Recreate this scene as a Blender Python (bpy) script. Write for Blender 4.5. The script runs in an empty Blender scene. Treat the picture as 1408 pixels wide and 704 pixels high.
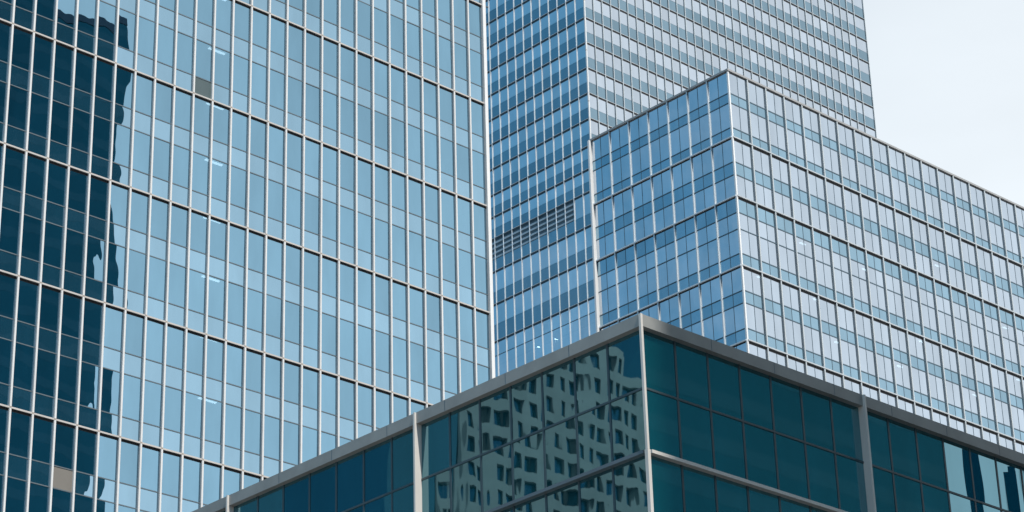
import bpy, math, random
import numpy as np
from mathutils import Matrix, Vector

# ---------------------------------------------------------------- camera
S = bpy.context.scene
COL = S.collection
FPX, PITCH, ROLL, YAW = 3434.38, math.radians(25.2622), math.radians(-1.7288), math.radians(46.494)
CAM_Z = 1.7
fh = Vector((math.cos(YAW), math.sin(YAW), 0)); rh = Vector((fh.y, -fh.x, 0)); up = Vector((0, 0, 1))
FW = fh * math.cos(PITCH) + up * math.sin(PITCH)
U0 = -fh * math.sin(PITCH) + up * math.cos(PITCH)
RT = math.cos(ROLL) * rh + math.sin(ROLL) * U0
UP = -math.sin(ROLL) * rh + math.cos(ROLL) * U0
cd = bpy.data.cameras.new('camera')
cam = bpy.data.objects.new('camera', cd); COL.objects.link(cam)
cd.sensor_width = 36.0; cd.lens = FPX / 1408 * 36.0
cd.clip_start = 0.5; cd.clip_end = 20000
M = Matrix((RT, UP, -FW)).transposed().to_4x4(); M.translation = (0, 0, CAM_Z)
cam.matrix_world = M
S.camera = cam

# ---------------------------------------------------------------- sky, sun, exposure
SUN_EL, SUN_AZ = math.radians(52), math.radians(-98)      # azimuth counted from +X towards +Y
sd = Vector((math.cos(SUN_EL) * math.cos(SUN_AZ), math.cos(SUN_EL) * math.sin(SUN_AZ), math.sin(SUN_EL)))
W = bpy.data.worlds.new('World'); S.world = W; W.use_nodes = True
nt = W.node_tree; nt.nodes.clear()
def N(nt, typ, **kw):
    n = nt.nodes.new(typ)
    for k, v in kw.items():
        if k in n.inputs: n.inputs[k].default_value = v
        else: setattr(n, k, v)
    return n
sky = N(nt, 'ShaderNodeTexSky', sky_type='NISHITA', sun_disc=False, sun_elevation=SUN_EL,
        sun_rotation=math.pi / 2 - SUN_AZ, air_density=1.0, dust_density=0.7, ozone_density=1.2)
tc = N(nt, 'ShaderNodeTexCoord')
# thin bright veil of high haze lying over the right hand (south-east) half of the sky
dp = N(nt, 'ShaderNodeVectorMath', operation='DOT_PRODUCT'); dp.inputs[1].default_value = Vector((0.93, -0.30, -0.05)).normalized()
nt.links.new(tc.outputs['Generated'], dp.inputs[0])
mr = N(nt, 'ShaderNodeMapRange', interpolation_type='SMOOTHSTEP')
mr.inputs['From Min'].default_value = -0.35; mr.inputs['From Max'].default_value = 0.62
mr.inputs['To Min'].default_value = 0.0; mr.inputs['To Max'].default_value = 0.97
nt.links.new(dp.outputs['Value'], mr.inputs['Value'])
cn = N(nt, 'ShaderNodeTexNoise', Scale=3.2, Detail=5.0, Roughness=0.55)
mp = N(nt, 'ShaderNodeMapping'); mp.inputs['Scale'].default_value = (1, 1, 3.2)
nt.links.new(tc.outputs['Generated'], mp.inputs['Vector']); nt.links.new(mp.outputs[0], cn.inputs['Vector'])
cm = N(nt, 'ShaderNodeMapRange'); cm.inputs['From Min'].default_value = 0.35; cm.inputs['From Max'].default_value = 0.7
cm.inputs['To Min'].default_value = 0.95; cm.inputs['To Max'].default_value = 1.05
nt.links.new(cn.outputs['Fac'], cm.inputs['Value'])
veil = N(nt, 'ShaderNodeMix', data_type='RGBA', blend_type='MULTIPLY')
veil.inputs['Factor'].default_value = 1.0
veil.inputs[6].default_value = (9.2, 9.85, 10.4, 1)
nt.links.new(cm.outputs[0], veil.inputs[7])
mix = N(nt, 'ShaderNodeMix', data_type='RGBA')
blue = N(nt, 'ShaderNodeMix', data_type='RGBA'); blue.inputs['Factor'].default_value = 0.65
blue.inputs[7].default_value = (1.45, 4.5, 7.0, 1); nt.links.new(sky.outputs[0], blue.inputs[6])
wn = N(nt, 'ShaderNodeTexNoise', Scale=5.0, Detail=6.0, Roughness=0.6)
mp2 = N(nt, 'ShaderNodeMapping'); mp2.inputs['Scale'].default_value = (1, 1, 2.4); mp2.inputs['Rotation'].default_value = (0.3, 0.2, 0)
nt.links.new(tc.outputs['Generated'], mp2.inputs['Vector']); nt.links.new(mp2.outputs[0], wn.inputs['Vector'])
wm = N(nt, 'ShaderNodeMapRange', interpolation_type='SMOOTHSTEP'); wm.inputs['From Min'].default_value = 0.45; wm.inputs['From Max'].default_value = 0.72
wm.inputs['To Min'].default_value = 0.0; wm.inputs['To Max'].default_value = 0.20
nt.links.new(wn.outputs['Fac'], wm.inputs['Value'])
mxm = N(nt, 'ShaderNodeMath', operation='MAXIMUM')
nt.links.new(mr.outputs[0], mxm.inputs[0]); nt.links.new(wm.outputs[0], mxm.inputs[1])
sx = N(nt, 'ShaderNodeSeparateXYZ'); nt.links.new(tc.outputs['Generated'], sx.inputs[0])
hz = N(nt, 'ShaderNodeMapRange'); hz.inputs['From Min'].default_value = 0.30; hz.inputs['From Max'].default_value = 0.60
hz.inputs['To Min'].default_value = 1.10; hz.inputs['To Max'].default_value = 0.90
nt.links.new(sx.outputs['Z'], hz.inputs['Value'])
cmh = N(nt, 'ShaderNodeMath', operation='MULTIPLY'); nt.links.new(cm.outputs[0], cmh.inputs[0]); nt.links.new(hz.outputs[0], cmh.inputs[1])
nt.links.new(cmh.outputs[0], veil.inputs[7])
nt.links.new(mxm.outputs[0], mix.inputs['Factor']); nt.links.new(blue.outputs[2], mix.inputs[6]); nt.links.new(veil.outputs[2], mix.inputs[7])
bg = N(nt, 'ShaderNodeBackground', Strength=0.10)
nt.links.new(mix.outputs[2], bg.inputs['Color'])
nt.links.new(bg.outputs[0], N(nt, 'ShaderNodeOutputWorld').inputs['Surface'])
sl = bpy.data.lights.new('sun', 'SUN'); sl.energy = 4.2; sl.angle = math.radians(0.5); sl.color = (1, 0.95, 0.88)
so = bpy.data.objects.new('sun', sl); COL.objects.link(so)
so.rotation_euler = sd.to_track_quat('Z', 'Y').to_euler()
S.view_settings.view_transform = 'Standard'; S.view_settings.look = 'None'
S.view_settings.exposure = 0.0; S.view_settings.gamma = 1.0; S.view_settings.use_curve_mapping = False
S.render.engine = 'CYCLES'
S.cycles.max_bounces = 10; S.cycles.glossy_bounces = 6; S.cycles.transparent_max_bounces = 12
S.cycles.caustics_reflective = False; S.cycles.caustics_refractive = False

rng = random.Random(7)

# ---------------------------------------------------------------- materials
def mat(name):
    m = bpy.data.materials.new(name); m.use_nodes = True
    m.node_tree.nodes.clear(); return m, m.node_tree
def paint(name, col, rough=0.5, metal=0.0, var=0.12, scale=0.6, streak=0.0, joint=None):
    m, t = mat(name)
    co = N(t, 'ShaderNodeTexCoord')
    mpp = N(t, 'ShaderNodeMapping'); mpp.inputs['Scale'].default_value = (1, 1, 0.35 if streak else 1)
    no = N(t, 'ShaderNodeTexNoise', Scale=scale, Detail=6.0, Roughness=0.6)
    t.links.new(co.outputs['Object'], mpp.inputs[0]); t.links.new(mpp.outputs[0], no.inputs['Vector'])
    r = N(t, 'ShaderNodeMapRange'); r.inputs['From Min'].default_value = 0.3; r.inputs['From Max'].default_value = 0.7
    r.inputs['To Min'].default_value = 1 - var; r.inputs['To Max'].default_value = 1 + var
    t.links.new(no.outputs['Fac'], r.inputs['Value'])
    mx = N(t, 'ShaderNodeMix', data_type='RGBA', blend_type='MULTIPLY'); mx.inputs['Factor'].default_value = 1
    mx.inputs[6].default_value = (*col, 1); t.links.new(r.outputs[0], mx.inputs[7])
    p = N(t, 'ShaderNodeBsdfPrincipled', Roughness=rough, Metallic=metal)
    out = mx.outputs[2]
    if joint:      # splice joints of the fin sections, one per double storey: (spacing, height of one joint)
        sx = N(t, 'ShaderNodeSeparateXYZ'); t.links.new(co.outputs['Object'], sx.inputs[0])
        a = N(t, 'ShaderNodeMath', operation='SUBTRACT'); a.inputs[1].default_value = joint[1] - 40 * joint[0] - .05; t.links.new(sx.outputs['Z'], a.inputs[0])
        b = N(t, 'ShaderNodeMath', operation='MODULO'); b.inputs[1].default_value = joint[0]; t.links.new(a.outputs[0], b.inputs[0])
        c = N(t, 'ShaderNodeMath', operation='LESS_THAN'); c.inputs[1].default_value = .12; t.links.new(b.outputs[0], c.inputs[0])
        jm = N(t, 'ShaderNodeMix', data_type='RGBA'); jm.inputs[7].default_value = (.42, .36, .31, 1)
        t.links.new(c.outputs[0], jm.inputs['Factor']); t.links.new(out, jm.inputs[6]); out = jm.outputs[2]
    t.links.new(out, p.inputs['Base Color'])
    t.links.new(p.outputs[0], N(t, 'ShaderNodeOutputMaterial').inputs['Surface'])
    return m
def glass(name, tint, through=0.0, through_tint=(0.5, 0.7, 0.8), body=None, body_fac=0.0, var=0.1, bump=0.004, bscale=0.5, rough=0.0, stretch=0.5):
    """Coated facade glass: tinted mirror, partly see-through, slightly uneven; 'rnd' is a per-pane random colour."""
    m, t = mat(name)
    at = N(t, 'ShaderNodeAttribute', attribute_name='rnd')
    sep = N(t, 'ShaderNodeSeparateColor'); t.links.new(at.outputs['Color'], sep.inputs[0])
    r = N(t, 'ShaderNodeMapRange'); r.inputs['To Min'].default_value = 1 - var; r.inputs['To Max'].default_value = 1 + var
    t.links.new(sep.outputs[0], r.inputs['Value'])
    mx = N(t, 'ShaderNodeMix', data_type='RGBA', blend_type='MULTIPLY'); mx.inputs['Factor'].default_value = 1
    mx.inputs[6].default_value = (*tint, 1); t.links.new(r.outputs[0], mx.inputs[7])
    p = N(t, 'ShaderNodeBsdfPrincipled', Roughness=rough, Metallic=1.0)
    co = N(t, 'ShaderNodeTexCoord')
    so_ = N(t, 'ShaderNodeTexNoise', Scale=0.35, Detail=6.0, Roughness=0.65)
    sm_ = N(t, 'ShaderNodeMapping'); sm_.inputs['Scale'].default_value = (1, 1, 0.3)
    t.links.new(co.outputs['Object'], sm_.inputs[0]); t.links.new(sm_.outputs[0], so_.inputs['Vector'])
    sr_ = N(t, 'ShaderNodeMapRange'); sr_.inputs['From Min'].default_value = 0.3; sr_.inputs['From Max'].default_value = 0.7
    sr_.inputs['To Min'].default_value = 0.92; sr_.inputs['To Max'].default_value = 1.08
    t.links.new(so_.outputs['Fac'], sr_.inputs['Value'])
    mx2 = N(t, 'ShaderNodeMix', data_type='RGBA', blend_type='MULTIPLY'); mx2.inputs['Factor'].default_value = 1
    t.links.new(mx.outputs[2], mx2.inputs[6]); t.links.new(sr_.outputs[0], mx2.inputs[7])
    t.links.new(mx2.outputs[2], p.inputs['Base Color'])
    mpp = N(t, 'ShaderNodeMapping'); mpp.inputs['Scale'].default_value = (1, 1, stretch)
    t.links.new(co.outputs['Object'], mpp.inputs[0])
    no = N(t, 'ShaderNodeTexNoise', noise_dimensions='4D', Scale=bscale, Detail=1.5, Roughness=0.45)
    ml = N(t, 'ShaderNodeMath', operation='MULTIPLY'); ml.inputs[1].default_value = 37.0
    t.links.new(sep.outputs[1], ml.inputs[0]); t.links.new(ml.outputs[0], no.inputs['W'])
    t.links.new(mpp.outputs[0], no.inputs['Vector'])
    b = N(t, 'ShaderNodeBump', Strength=1.0, Distance=bump); t.links.new(no.outputs['Fac'], b.inputs['Height'])
    t.links.new(b.outputs[0], p.inputs['Normal'])
    out = p
    if body:
        d = N(t, 'ShaderNodeBsdfDiffuse', Color=(*body, 1))
        s = N(t, 'ShaderNodeMixShader'); s.inputs[0].default_value = body_fac
        t.links.new(out.outputs[0], s.inputs[1]); t.links.new(d.outputs[0], s.inputs[2]); out = s
    if through:
        tr = N(t, 'ShaderNodeBsdfTransparent', Color=(*through_tint, 1))
        s = N(t, 'ShaderNodeMixShader'); s.inputs[0].default_value = through
        t.links.new(out.outputs[0], s.inputs[1]); t.links.new(tr.outputs[0], s.inputs[2]); out = s
    t.links.new(out.outputs[0], N(t, 'ShaderNodeOutputMaterial').inputs['Surface'])
    return m
def emit(name, col, strength):
    m, t = mat(name)
    e = N(t, 'ShaderNodeEmission', Color=(*col, 1), Strength=strength)
    t.links.new(e.outputs[0], N(t, 'ShaderNodeOutputMaterial').inputs['Surface']); return m

MT = dict(
    fin=paint('pale painted aluminium', (0.75, 0.75, 0.75), 0.45, 0, 0.07, 0.5, 1, joint=(0.07118 * 115.4, 0.8202 * 115.4 + 1.7)),
    fin_white=paint('white painted metal', (0.86, 0.86, 0.86), 0.4, 0, 0.03),
    fin_skylit=paint('aluminium with skylight tint', (0.72, 0.79, 0.85), 0.4, 0, 0.05, 0.5, 1),  # bluish skylight put into the paint of left-face fins and transoms
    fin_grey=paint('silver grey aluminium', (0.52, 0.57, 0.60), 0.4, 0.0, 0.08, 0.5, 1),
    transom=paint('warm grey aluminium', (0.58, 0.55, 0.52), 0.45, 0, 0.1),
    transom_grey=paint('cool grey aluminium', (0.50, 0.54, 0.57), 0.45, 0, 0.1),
    bar=paint('dark grey glazing bar', (0.06, 0.105, 0.14), 0.45, 0, 0.1),
    bar_mid=paint('grey glazing bar', (0.12, 0.155, 0.18), 0.45, 0, 0.1),
    shade_black=paint('black painted shade', (0.012, 0.012, 0.014), 0.6, 0, 0.1),  # near-black for shade painted below transoms and sills
    bar_deep=paint('deep blue grey bar', (0.022, 0.042, 0.06), 0.45, 0, 0.1),
    bar_teal=paint('dark teal glazing bar', (0.045, 0.075, 0.09), 0.45, 0, 0.1),
    coping=paint('weathered grey metal', (0.295, 0.30, 0.29), 0.5, 0.0, 0.14, 0.9),
    coping_pale=paint('pale weathered metal', (0.36, 0.36, 0.36), 0.5, 0, 0.1),
    post=paint('pale beige metal', (0.66, 0.63, 0.59), 0.45, 0, 0.06),
    interior=paint('office interior', (0.16, 0.18, 0.19), 0.8, 0, 0.3, 0.3),
    ceiling=paint('office ceiling', (0.55, 0.55, 0.53), 0.8, 0, 0.1),
    roof=paint('roof', (0.22, 0.22, 0.21), 0.8, 0, 0.15),
    concrete=paint('pale concrete', (0.29, 0.28, 0.26), 0.8, 0, 0.1, 0.3),
    grey_panel=paint('dull grey panel', (0.21, 0.195, 0.175), 0.6, 0, 0.06),
    green_panel=paint('dull green grey panel', (0.085, 0.125, 0.135), 0.5, 0, 0.1),
    louvre=paint('louvre blade', (0.36, 0.46, 0.54), 0.5, 0, 0.06),
    lamp=emit('lit ceiling lamp', (0.95, 0.98, 1.0), 4.0),
    lamp_bright=emit('bright lit lamp', (0.95, 0.98, 1.0), 16.0),
    ground=paint('paving', (0.24, 0.23, 0.22), 0.85, 0, 0.15, 0.05),
    a_vis=glass('blue glass', (0.285, 0.495, 0.63), 0.14, var=0.075, bump=0.0065, bscale=0.55),
    a_spa=glass('pale blue spandrel glass', (0.335, 0.515, 0.63), 0, body=(0.2, 0.3, 0.36), body_fac=0.02, var=0.06, bump=0.0075, bscale=0.55),
    b_vis=glass('lavender grey glass', (0.71, 0.77, 0.835), 0.10, var=0.09, bump=0.006, bscale=0.6),
    b_spa=glass('green grey spandrel glass', (0.265, 0.38, 0.45), 0, body=(0.1, 0.2, 0.25), body_fac=0.06, var=0.10, bump=0.006, bscale=0.6),
    c_vis=glass('lavender grey glass of the block', (0.665, 0.74, 0.815), 0.12, var=0.06, bump=0.006, bscale=0.6),
    c_spa=glass('pale teal spandrel glass', (0.33, 0.485, 0.58), 0, body=(0.16, 0.32, 0.40), body_fac=0.08, var=0.1, bump=0.006, bscale=0.6),
    d_glass=glass('dark teal glass', (0.20, 0.39, 0.46), 0, body=(0.008, 0.085, 0.105), body_fac=0.32, var=0.08, bump=0.0048, bscale=0.75, stretch=0.36, rough=0.01),
    d_calm=glass('dark teal glass, flatter', (0.225, 0.44, 0.515), 0, body=(0.006, 0.105, 0.125), body_fac=0.32, var=0.08, bump=0.0018, bscale=0.6, stretch=0.4),
    t_glass=glass('dark tower glass', (0.028, 0.158, 0.198), 0, body=(0.01, 0.048, 0.062), body_fac=0.3, var=0.1, bump=0.003),
    t_spa=glass('dark tower spandrel glass', (0.05, 0.185, 0.225), 0, body=(0.035, 0.075, 0.09), body_fac=0.35, var=0.1, bump=0.003),
    n_glass=glass('navy glass', (0.10, 0.25, 0.31), 0, body=(0.015, 0.07, 0.09), body_fac=0.3, var=0.15, bump=0.003),
)

# ---------------------------------------------------------------- helpers
class MB:
    def __init__(s): s.v = []; s.f = []; s.c = []
    def quad(s, a, b, c, d, rnd=None):
        i = len(s.v); s.v += [tuple(a), tuple(b), tuple(c), tuple(d)]; s.f.append((i, i + 1, i + 2, i + 3))
        s.c.append(rnd or (0.5, 0.5, 0.5, 1))
    def box(s, x0, x1, y0, y1, z0, z1, bev=0.0):
        x0, x1 = sorted((x0, x1)); y0, y1 = sorted((y0, y1)); z0, z1 = sorted((z0, z1))
        i = len(s.v)
        s.v += [(x0, y0, z0), (x1, y0, z0), (x1, y1, z0), (x0, y1, z0), (x0, y0, z1), (x1, y0, z1), (x1, y1, z1), (x0, y1, z1)]
        for f in ((0, 3, 2, 1), (4, 5, 6, 7), (0, 1, 5, 4), (1, 2, 6, 5), (2, 3, 7, 6), (3, 0, 4, 7)):
            s.f.append(tuple(i + k for k in f)); s.c.append((0.5, 0.5, 0.5, 1))
    def build(s, name, m, parent=None, kind=None):
        b = parent.location if parent else Vector((0, 0, 0))
        me = bpy.data.meshes.new(name)
        me.from_pydata([(x - b[0], y - b[1], z - b[2]) for x, y, z in s.v], [], s.f)
        at = me.attributes.new('rnd', 'FLOAT_COLOR', 'FACE')
        at.data.foreach_set('color', [q for c in s.c for q in c])
        me.materials.append(m)
        o = bpy.data.objects.new(name, me); COL.objects.link(o)
        if parent: o.parent = parent
        if kind: o['kind'] = kind
        return o
def thing(name, label, cat, loc, group=None):
    o = bpy.data.objects.new(name, None); COL.objects.link(o); o.location = loc; o.empty_display_size = 2
    o['label'] = label; o['category'] = cat
    if group: o['group'] = group
    return o
def proj(p):
    d = Vector(p) - Vector((0, 0, CAM_Z)); w = d.dot(FW)
    if w < 1: return None
    return 704 + FPX * d.dot(RT) / w, 352 - FPX * d.dot(UP) / w
def inpoly(x, y, P):
    r = False; n = len(P)
    for i in range(n):
        (x1, y1), (x2, y2) = P[i], P[i - 1]
        if (y1 > y) != (y2 > y) and x < (x2 - x1) * (y - y1) / (y2 - y1) + x1: r = not r
    return r
POLY_D = [(283, 704), (880, 436), (1408, 628), (1408, 720), (283, 720)]
POLY_A = [(-50, -50), (664, -50), (678, 530), (678, 720), (-50, 720)]
POLY_C = [(811, 194), (1000, 97), (1408, 288), (1408, 720), (825, 720)]
def seen(p, hide):
    q = proj(p)
    if not q or not (0 <= q[0] <= 1408 and 0 <= q[1] <= 704): return False
    return not any(inpoly(q[0], q[1], P) for P in hide)

class Facade:
    """One flat facade: axis 'Y' = plane y=c facing -Y, axis 'X' = plane x=c facing -X."""
    def __init__(s, axis, c): s.axis = axis; s.c = c
    def p(s, a, out, z):
        return (a, s.c - out, z) if s.axis == 'Y' else (s.c - out, a, z)
    def bx(s, mb, a0, a1, o0, o1, z0, z1):
        P, Q = s.p(a0, o0, z0), s.p(a1, o1, z1)
        mb.box(P[0], Q[0], P[1], Q[1], z0, z1)
    def pane(s, a0, a1, z0, z1, tilt=0.0015, sub=0):
        """corner points of a pane that sits a hair out of true"""
        w, h = (a1 - a0) / 2, (z1 - z0) / 2
        tx, tz = rng.gauss(0, tilt), rng.gauss(0, tilt)
        q = [(a0, z0, -w * tx - h * tz), (a1, z0, w * tx - h * tz), (a1, z1, w * tx + h * tz), (a0, z1, -w * tx + h * tz)]
        pts = [s.p(a, o, z) for a, z, o in q]
        if s.axis == 'X': pts = [pts[1], pts[0], pts[3], pts[2]]
        return pts

def glaze(root, panes, hide):
    """panes: list of (name, material, corner points). The 100 of each name that show largest become parts, the rest one mesh."""
    cand = {}
    for nm, m, pts in panes:
        c = [sum(q[i] for q in pts) / 4 for i in range(3)]
        vis = seen(c, hide)
        area = 0
        if vis:
            P = [proj(q) for q in pts]
            area = abs(sum(P[i][0] * P[i - 1][1] - P[i - 1][0] * P[i][1] for i in range(4))) / 2
        cand.setdefault(nm, []).append((area, m, pts))
    for nm, L in cand.items():
        L.sort(key=lambda t: -t[0])
        rest = {}
        for k, (area, m, pts) in enumerate(L):
            rc = (rng.random(), rng.random(), rng.random(), 1)
            if k < 100 and area > 0:
                mb = MB(); mb.quad(*pts, rnd=rc); mb.build(nm, m, root)
            else:
                rest.setdefault(m.name, (m, MB()))[1].quad(*pts, rnd=rc)
        for m, mb in rest.values(): mb.build(nm, m, root, 'stuff')

# ---------------------------------------------------------------- ground
g = MB(); g.quad((-6000, -6000, 0), (6000, -6000, 0), (6000, 6000, 0), (-6000, 6000, 0))
go = g.build('ground', MT['ground']); go['kind'] = 'structure'

# ---------------------------------------------------------------- A: tower with white fins (left)
YA_ = 115.4
A = thing('glass_tower', 'tall blue glass tower with closely spaced white vertical fins, filling the left side', 'tower', (86, YA_, 0))
def zA(r): return r * YA_ + CAM_Z
fa = Facade('Y', YA_)
step = 0.01299 * YA_
xa_end = 0.9284 * YA_
finsA = [0.9165 * YA_ - step * k for k in range(44)]
xa_left = finsA[-1]
xsA = sorted(finsA) + [xa_end]
majors = [zA(0.8202 + 0.07118 * k) for k in range(5, -12, -1)]
majors = [z for z in majors if z > 4]
zA_top = majors[0]
panes = []
lamp_cols = {}
for j in range(len(majors)):
    z1 = majors[j]; z0 = majors[j + 1] if j + 1 < len(majors) else 0.0
    h = z1 - z0
    cuts = [z1, z1 - h * .335, z1 - h * .5, z1 - h * .835, z0]
    for i in range(len(xsA) - 1):
        for k in range(4):
            m = MT['a_vis'] if k % 2 == 0 else MT['a_spa']
            pts = fa.pane(xsA[i] + .02, xsA[i + 1] - .02, cuts[k + 1] + .02, cuts[k] - .02, 0.0030)
            cen = proj([sum(q[t] for q in pts) / 4 for t in range(3)])
            if k % 2 and cen and abs(cen[0] - 276) < 10 and abs(cen[1] - 122) < 9: m = MT['green_panel']
            if k % 2 and cen and abs(cen[0] - 85) < 12 and abs(cen[1] - 664) < 12: m = MT['grey_panel']
            panes.append(('window' if k % 2 == 0 else 'spandrel_panel', m, pts))
    mb = MB(); fa.bx(mb, xa_left, xa_end, -0.05, 0.12, z1 - .045, z1 + .06); mb.build('transom', MT['transom'], A)
    mb = MB(); fa.bx(mb, xa_left, xa_end, -0.05, 0.012, z1 - .19, z1 - .047); mb.build('painted_shade_strip', MT['shade_black'], A)  # dark joint strip with the shade under the transom painted in
    for k in (1, 2, 3):
        mb = MB(); fa.bx(mb, xa_left, xa_end, -0.05, 0.025, cuts[k] - .035, cuts[k] + .035); mb.build('glazing_bar', MT['bar'] if 0 else MT['bar_mid'], A)
    for k in (1, 3):       # floors behind the spandrels
        mb = MB(); mb.box(xa_left + .1, xa_end - .1, YA_ + .25, YA_ + 7.9, cuts[k + 1] + .2, cuts[k] - .05); mb.build('floor_slab', MT['ceiling'], A)
glaze(A, panes, [POLY_D])
for x in finsA:
    mb = MB(); fa.bx(mb, x - .062, x + .062, -0.05, 0.14, 0, zA_top + .05); mb.build('vertical_fin', MT['fin'], A)
mb = MB(); mb.box(xa_end + .01, xa_end + .30, YA_ - .20, YA_ + .3, 0, zA_top + .1); mb.build('corner_post', MT['fin_white'], A)
mb = MB(); mb.box(xa_left, xa_end - .25, YA_ + 8, YA_ + 42, 0, zA_top); mb.build('core_wall', MT['interior'], A)
mb = MB(); mb.box(xa_left, xa_end, YA_ + .1, YA_ + 42.1, zA_top + .02, zA_top + .5); mb.build('roof', MT['roof'], A)
mb = MB(); mb.box(xa_end - .2, xa_end + .005, YA_ + .31, YA_ + 42.05, 0, zA_top); mb.build('end_wall', MT['a_spa'], A)
mb = MB(); mb.box(xa_end + .30, xa_end + .62, YA_ - .16, YA_ - .06, majors[5] - .03, majors[5] + .05); br = mb.build('bracket', MT['bar_mid'], A)
mb = MB(); mb.box(xa_end + .46, xa_end + .66, YA_ - .22, YA_ - .02, majors[5] - .28, majors[5] - .03); mb.build('lamp_housing', MT['transom'], br)

# ---------------------------------------------------------------- B: skyscraper behind
YB = 215.0; XB = 1.0222 * YB
B = thing('glass_skyscraper', 'tallest grey blue skyscraper with thin white mullions, rising behind the lower block', 'skyscraper', (XB, YB, 0))
bandsB = [0.8473 + .019 * k for k in range(12, 0, -1)] + [.8473, .8283, .8092, .7903, .7715, .7520, .7356, .7195, .6955, .6719, .6454, .617]
while bandsB[-1] > .04: bandsB.append(bandsB[-1] - .0195)
bandsB = [b * YB + CAM_Z for b in bandsB]
fb_r, fb_l = Facade('Y', YB), Facade('X', XB)
sB = .00827 * YB
colsR = [XB + sB * k for k in range(37)]; colsR[-1] = 1.3240 * YB
sL = .00823 * XB
colsL = [YB, YB + .00850 * XB] + [YB + .00850 * XB + sL * k for k in range(1, 26)]
panes = []
LOUV = 19   # band index at .7195
for fc, cols, left in ((fb_r, colsR, 0), (fb_l, colsL, 1)):
    for j in range(len(bandsB)):
        z1 = bandsB[j]; z0 = bandsB[j + 1] if j + 1 < len(bandsB) else 0
        h = z1 - z0
        lobby = j >= 22
        frac = .64 if j == LOUV else (.55 if j != LOUV + 1 else .62)
        if lobby: frac = .36
        zm = z1 - h * frac
        for i in range(len(cols) - 1):
            if left and j == LOUV and i >= 2:
                continue
            panes.append(('window', MT['b_vis'], fc.pane(cols[i] + .02, cols[i + 1] - .02, zm + .015, z1 - .02, .0012)))
        for i in range(len(cols) - 1):
            panes.append(('window' if lobby else 'spandrel_panel', MT['b_vis'] if lobby else MT['b_spa'], fc.pane(cols[i] + .02, cols[i + 1] - .02, z0 + .02, zm - .015, .0012)))
        if lobby:
            mb = MB(); fc.bx(mb, cols[0], cols[-1], -.05, .02, zm - .06, zm + .06); mb.build('glazing_bar', MT['bar'], B)
        mb = MB(); fc.bx(mb, cols[0], cols[-1], -.05, .05, z1 - (.25 if left else .20), z1 + .02); mb.build('transom', MT['shade_black'] if not left else MT['bar_deep'], B)  # transom kept dark, shade under the projecting sill painted into it
        mb = MB(); fc.bx(mb, cols[0], cols[-1], -.05, .10, z1 + .025, z1 + .10); mb.build('sill', MT['transom_grey'], B)
    for i, x in enumerate(cols[1:] if not left else cols[1:]):
        mb = MB(); fc.bx(mb, x - (.045 if left else .06), x + (.045 if left else .06), -.05, .13 if left else .13, 0, bandsB[0] + .1); mb.build('mullion', MT['fin_grey'] if not left else MT['fin_skylit'], B)
# louvres of the plant floor
z1, z0 = bandsB[LOUV], bandsB[LOUV + 1]; zm = z1 - (z1 - z0) * .64
lv = MB(); lv.box(XB + .02, XB + .06, colsL[2], colsL[-1], zm, z1 - .02); lv.build('louvre_back', MT['bar'], B)
nb = 3
for k in range(4):
    zc = z1 - .2 - (z1 - zm - .2) * (k + .72) / 4
    lv = MB(); lv.box(XB - .07, XB + .015, colsL[2], colsL[-1], zc - .14, zc + .14); lv.build('louvre_blade', MT['louvre'], B)
glaze(B, panes, [POLY_A, POLY_C, POLY_D])
mb = MB(); mb.box(XB - .10, XB + .10, YB - .10, YB + .10, 0, bandsB[0] + .1); mb.build('corner_post', MT['fin'], B)
mb = MB(); mb.box(XB + 6, colsR[-1] - .3, YB + 6, colsL[-1] - .3, 0, bandsB[0]); mb.build('core_wall', MT['interior'], B)
for j in range(len(bandsB) - 1):
    zz = bandsB[j + 1]; hh = (bandsB[j] - zz) * .4
    mb = MB(); mb.box(XB + .3, colsR[-1] - .3, YB + .3, colsL[-1] - .3, zz + .1, zz + hh); mb.build('floor_slab', MT['ceiling'], B)
mb = MB(); mb.box(XB + .05, colsR[-1] - .05, YB + .05, colsL[-1] - .05, bandsB[0] + .2, bandsB[0] + .7); mb.build('roof', MT['roof'], B)
mb = MB(); mb.box(colsR[-1] - .25, colsR[-1] - .02, YB + .1, colsL[-1], 0, bandsB[0]); mb.build('end_wall', MT['b_spa'], B)

# ---------------------------------------------------------------- C: block in the middle
YC = 155.4; XC = 1.1620 * YC
C = thing('office_block', 'pale blue glass office block with double bays, in front of the tall skyscraper', 'office block', (XC, YC, 0))
def zC(r): return r * YC + CAM_Z
rowsC = [(.858, 'v'), (.8402, 's'), (.8325, 'v'), (.8131, 's'), (.8051, 'V'), (.7865, 's'), (.7766, 'v'), (.7598, 'S'), (.7477, 'v'), (.7352, 'v'),
         (.7169, 's'), (.7074, 'V'), (.6894, 's'), (.6803, 'v'), (.6617, 's'), (.6525, 'V')]
z = .6525
while z > .07:
    rowsC += [(z - .018, 's'), (z - .0272, 'v'), (z - .0455, 's'), (z - .0545, 'V')]; z -= .0545
bayR = .01934 * YC
colsCR = [XC + bayR * k for k in range(24)]
yEnd = .9780 * XC
colsCL = [YC + (yEnd - YC) * k / 7 for k in range(8)]
fr, fl = Facade('Y', YC), Facade('X', XC)
panes = []
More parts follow.
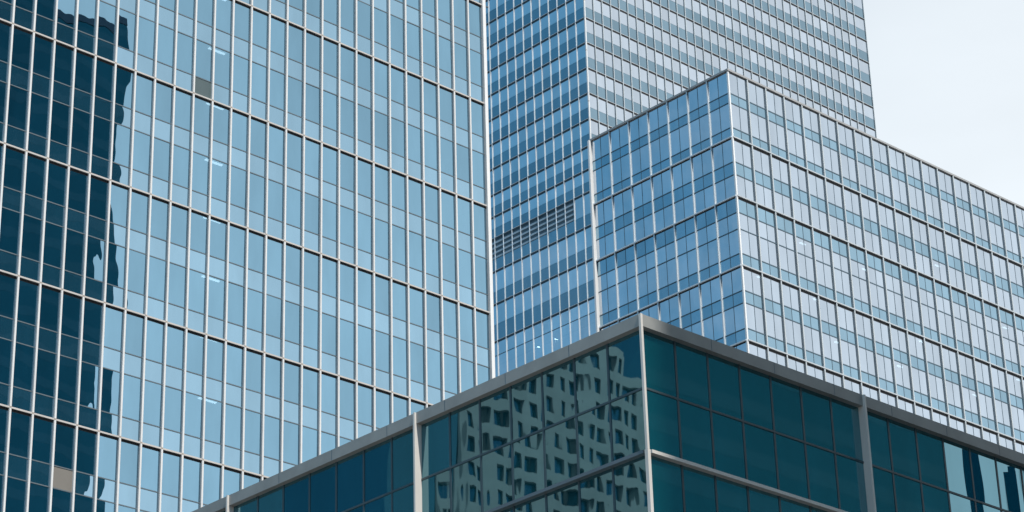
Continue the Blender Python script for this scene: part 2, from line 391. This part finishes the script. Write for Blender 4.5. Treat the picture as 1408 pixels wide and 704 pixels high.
for fc, cols, left in ((fr, colsCR, 0), (fl, colsCL, 1)):
    for j, (r, ty) in enumerate(rowsC):
        z1 = zC(r); z0 = zC(rowsC[j + 1][0]) if j + 1 < len(rowsC) else 0.0
        sp = ty in 'sS'
        for i in range(len(cols) - 1):
            mid = (cols[i] + cols[i + 1]) / 2
            for a0, a1 in ((cols[i], mid), (mid, cols[i + 1])):
                panes.append(('spandrel_panel' if sp else 'window', MT['c_spa'] if sp else MT['c_vis'], fc.pane(a0 + .03, a1 - .03, z0 + .03, z1 - .03, .0013)))
        if j == 0: continue
        if ty in 'VS':
            mb = MB(); fc.bx(mb, cols[0], cols[-1], -.05, .20, z1 - .02, z1 + .12); mb.build('transom', MT['fin_skylit'] if left else MT['transom_grey'], C)
            mb = MB(); fc.bx(mb, cols[0], cols[-1], -.05, .03, z1 - (.16 if left else .28), z1 - .022); mb.build('painted_shade_strip', MT['shade_black'], C)  # dark strip standing in for shade below this transom
        else:
            mb = MB(); fc.bx(mb, cols[0], cols[-1], -.05, .03, z1 - .065, z1 + .065); mb.build('glazing_bar', MT['bar'], C)
    ztop = zC(.858)
    for i, x in enumerate(cols):
        if i:
            w = .085 if not left else (.07 if i < 7 else .12)
            d = .17 if not left else (.15 if i < 7 else .45)
            mb = MB(); fc.bx(mb, x - w, x + w, -.05, d, 0, ztop - .1); mb.build('vertical_fin', (MT['fin_white'] if i == 7 else MT['fin_skylit']) if left else MT['fin_grey'], C)
        if i + 1 < len(cols):
            mid = (x + cols[i + 1]) / 2
            mb = MB(); fc.bx(mb, mid - .03, mid + .03, -.05, .02, 0, ztop - .3); mb.build('mullion', MT['bar'], C)
glaze(C, panes, [POLY_D])
mb = MB(); mb.box(XC - .10, XC + .10, YC - .10, YC + .10, 0, ztop - .1); mb.build('corner_post', MT['fin_white'], C)
mb = MB(); mb.box(XC - .20, colsCR[-1], YC - .20, YC + .4, ztop - .1, ztop + .14); mb.build('coping', MT['coping_pale'], C)
mb = MB(); mb.box(XC - .20, XC + .4, YC + .402, yEnd + .25, ztop - .1, ztop + .14); mb.build('coping', MT['coping_pale'], C)
mb = MB(); mb.box(XC + 6, colsCR[-1], YC + 6, yEnd - .4, 0, ztop - .5); mb.build('core_wall', MT['interior'], C)
for j, (r, ty) in enumerate(rowsC[:-1]):
    if ty in 'sS':
        mb = MB(); mb.box(XC + .3, colsCR[-1] - .3, YC + .3, yEnd - .3, zC(rowsC[j + 1][0]) + .05, zC(r) - .1); mb.build('floor_slab', MT['ceiling'], C)
mb = MB(); mb.box(XC + .45, colsCR[-1], YC + .45, yEnd, ztop - .3, ztop - .05); mb.build('roof', MT['roof'], C)
mb = MB(); mb.box(XC + .05, colsCR[-1], yEnd + .02, yEnd + .3, 0, ztop - .12); mb.build('rear_wall', MT['c_spa'], C)

# ---------------------------------------------------------------- D: low building in front
YD = 49.0; XD = 1.0600 * YD
D = thing('low_glass_building', 'low dark teal glass building with grey coping, its corner pointing forward', 'building', (XD, YD, 0))
fdr, fdl = Facade('Y', YD), Facade('X', XD)
zt, zb, zl = .6408 * YD + CAM_Z, .6325 * YD + CAM_Z, .5490 * YD + CAM_Z
bay = .2138 * YD
panes = []
rowH = (zb - zl) / 2
zr = [zb]
ledges = []
zz = zl
while zz > 3:
    ledges.append(zz); zz -= 2 * rowH + .0092 * YD
for fc, a0, left in ((fdr, YD * 1.0605, 0), (fdl, YD, 1)):
    base = XD if not left else YD
    posts = [base + bay * (k) for k in range(4)]
    cols = []
    for k in range(3): cols += [posts[k] + bay * q / 7 for q in range(7)]
    cols.append(posts[3])
    tops = [zb] + [z - .06 for z in ledges]
    for j, t1 in enumerate(tops):
        t0 = ledges[j] + .06 if j < len(ledges) else 0.0
        tm = (t1 + t0) / 2 + (.05 if j == 0 else 0)
        for (u1, u0) in ((t1, tm + .025), (tm - .025, t0)):
            for i in range(len(cols) - 1):
                pts = fc.pane(cols[i] + .02, cols[i + 1] - .02, u0, u1, .0022 if left else .0009)
                panes.append(('window', MT['d_glass'] if left else MT['d_calm'], pts))
        mb = MB(); fc.bx(mb, cols[0], cols[-1], -.05, .03, tm - .035, tm + .035); mb.build('glazing_bar', MT['bar_teal'], D)
    for x in cols[1:]:
        if any(abs(x - q) < .05 for q in posts): continue
        mb = MB(); fc.bx(mb, x - .04, x + .04, -.05, .02, 0, zb); mb.build('mullion', MT['bar_teal'], D)
    for k in (1, 2, 3):
        mb = MB(); fc.bx(mb, posts[k] - .04, posts[k] + .04, -.05, .30, 0, zt - .012); mb.build('post', MT['post'], D)
    for z in ledges:
        mb = MB(); fc.bx(mb, cols[0] - (.0 if not left else 0), cols[-1], -.05, .20, z - .06, z + .05); mb.build('ledge', MT['bar_mid'] if left else MT['post'], D)  # left ledge takes a darker paint, its weaker light put into colour
    mb = MB(); fc.bx(mb, cols[0] + .0, cols[-1], -.6, .22, zb, zt); 
    if left:
        mb = MB(); fc.bx(mb, YD + .602, cols[-1], -.6, .22, zb, zt)
    else:
        mb = MB(); fc.bx(mb, XD - .22, cols[-1], -.6, .22, zb, zt)
    mb.build('coping', MT['coping'], D)
for k in range(1, 11):
    for fc, a in ((fdr, XD + bay * k * 2 / 7), (fdl, YD + bay * k * 2 / 7)):
        mb = MB(); fc.bx(mb, a - .012, a + .012, .2, .2225, zb + .01, zt - .01); mb.build('coping_joint', MT['bar'], D)
mb = MB(); mb.box(XD - .22, XD + .6, YD - .0, YD + .6, zb + .002, zt - .002)
glaze(D, panes, [])
mb = MB(); mb.box(XD - .255, XD - .165, YD - .255, YD - .165, zl, zt - .01); mb.build('corner_post', MT['post'], D)
mb = MB(); mb.box(XD - .265, XD - .14, YD - .265, YD - .14, 0, zl - .01); mb.build('corner_post', MT['post'], D)
mb = MB(); mb.box(XD + .5, XD + bay * 3 - .1, YD + .5, YD + bay * 3 - .1, 0, zb - .1); mb.build('core_wall', MT['interior'], D)
mb = MB(); mb.box(XD + .61, XD + bay * 3, YD + .61, YD + bay * 3, zb - .05, zb + .15); mb.build('roof', MT['roof'], D)

# ---------------------------------------------------------------- buildings that only show as reflections
T = thing('dark_tower', 'dark teal glass tower mirrored as the dark area left in the finned tower', 'tower', (106, -47, 0))
mb = MB(); mb.box(41.9, 170.5, -67, -27, 0, 181.2); mb.build('curtain_wall', MT['t_glass'], T)
for k in range(44):
    mb = MB(); mb.box(42, 170.4, -66.9, -26.985, 4.1 * k + 2.6, 4.1 * k + 4.0); mb.build('floor_band', MT['t_spa'], T)
mb = MB(); mb.box(41.8, 170.6, -67.1, -26.9, 181.21, 182.4); mb.build('parapet', MT['bar'], T)
mb = MB(); mb.box(150, 164, -60, -32, 182.41, 184.5); mb.build('plant_room', MT['bar'], T)

def slab(name, label, cx, half, z, step):
    """a thin slab block turned end-on, standing beyond the dark tower"""
    o = thing(name, label, 'building', (cx, -150, 0)); x, y = cx, -150.0
    mb = MB(); mb.box(x, x + 16, y - half, y + half, 0, z); mb.build('curtain_wall', MT['t_glass'], o)
    mb = MB(); mb.box(x + 1, x + 9, y - half * .2, y + half * .95, z + .01, z + step); mb.build('plant_room', MT['t_glass'], o)
    o.rotation_euler = (0, 0, math.atan2(-1.0, 1.4))
slab('slender_block', 'slender dark block mirrored as a strip in the right end of the teal glass', 346.7, 1.4, 172, 2.0)
slab('stepped_block', 'dark block with a stepped top mirrored near the right edge of the teal glass', 357.5, 1.05, 156.6, 1.4)
slab('wide_block', 'dark wide block mirrored at the very right edge of the teal glass', 373.0, 6.8, 166, 4.0)

K = thing('concrete_office_building', 'pale concrete building with square windows mirrored in the left side of the teal glass', 'building', (-145, 248, 0))
kx0, kx1, ky, pit, fl_h, nx, nz = -185.4, -112.4, 240.0, 2.92, 3.9, 25, 38
wall = MB()
for i in range(nx + 1):
    x0 = kx0 + pit * i
    tall = x0 > -144.6
    wall.box(max(kx0, x0 - .6), min(kx1, x0 + .6), ky, ky + .8, 0, fl_h * (nz if tall else nz - 1))
for k in range(nz + 1):
    xa = -144.6 if k == nz else kx0
    wall.box(xa + .004, kx1 - .004, ky + .004, ky + .79, fl_h * k - .75, fl_h * k + .75)
wall.build('wall', MT['concrete'], K)
mb = MB(); mb.box(-144.5, kx1 - .05, ky + 1.2, ky + 16, 0, fl_h * nz + .6); mb.box(kx0, -144.51, ky + 1.2, ky + 16, 0, fl_h * (nz - 1) + .6); mb.build('end_wall', MT['n_glass'], K)
rest = MB()
for k in range(nz):
    for i in range(nx):
        x0 = kx0 + pit * i
        if k == nz - 1 and x0 < -145: continue
        q = ((x0 + .6, ky + .6, fl_h * k + .75), (x0 + pit - .6, ky + .6, fl_h * k + .75), (x0 + pit - .6, ky + .6, fl_h * (k + 1) - .75), (x0 + .6, ky + .6, fl_h * (k + 1) - .75))
        rc = (rng.random(), rng.random(), rng.random(), 1)
        if k >= nz - 8 and i >= nx - 12:
            mb = MB(); mb.quad(*q, rnd=rc); mb.build('window', MT['n_glass'], K)
        else: rest.quad(*q, rnd=rc)
rest.build('window', MT['n_glass'], K, 'stuff')

Q = thing('navy_glass_building', 'navy blue glass building mirrored in the far left part of the teal glass', 'building', (-200, 315, 0))
mb = MB(); mb.box(-280, -128, 300, 330, 0, 206); mb.build('curtain_wall', MT['n_glass'], Q)
mb = MB(); mb.box(-270, -140, 305, 325, 206.01, 210); mb.build('plant_room', MT['bar'], Q)

# ---------------------------------------------------------------- lit ceiling lamps behind the glass
def lamp_A(i, z):
    x = xsA[i]
    mb = MB(); mb.box(x + .10, x + 1.40, YA_ + .55, YA_ + .72, z - .07, z - .01); mb.build('ceiling_lamp', MT['lamp'], A)
icol = min(range(len(xsA) - 1), key=lambda i: abs(proj(((xsA[i] + xsA[i + 1]) / 2, YA_, zA(.677)))[0] - 300))
for z1, z0 in zip(majors, majors[1:]):
    h = z1 - z0
    for z in (z1 + .2, z1 - h * .5 + .2):
        q = proj((xsA[icol], YA_, z))
        if q and -20 < q[1] < 720: lamp_A(icol, z)
for y, x1 in ((227.1, 223.2), (223.6, 223.4)):
    mb = MB(); mb.box(XB + .1, x1, y - .07, y + .07, 135.2 + CAM_Z, 135.3 + CAM_Z); mb.build('ceiling_lamp', MT['lamp_bright'], B)

zrows = [(zC(r), zC(rowsC[j + 1][0])) for j, (r, ty) in enumerate(rowsC[:-1]) if ty in 'sS']
for i, k, n in ((1, 4, 0), (3, 3, 1), (4, 4, 0), (7, 3, 0), (8, 5, 1), (10, 4, 0), (11, 2, 1), (13, 5, 0), (15, 3, 1), (16, 4, 0), (5, 5, 0), (18, 5, 1)):
    x = colsCR[i] + bayR * (.5 * n + .1); z = zrows[k][1] + .05
    mb = MB(); mb.box(x, x + .9, YC + .7, YC + .9, z - .08, z - .01); mb.build('ceiling_lamp', MT['lamp'], C)
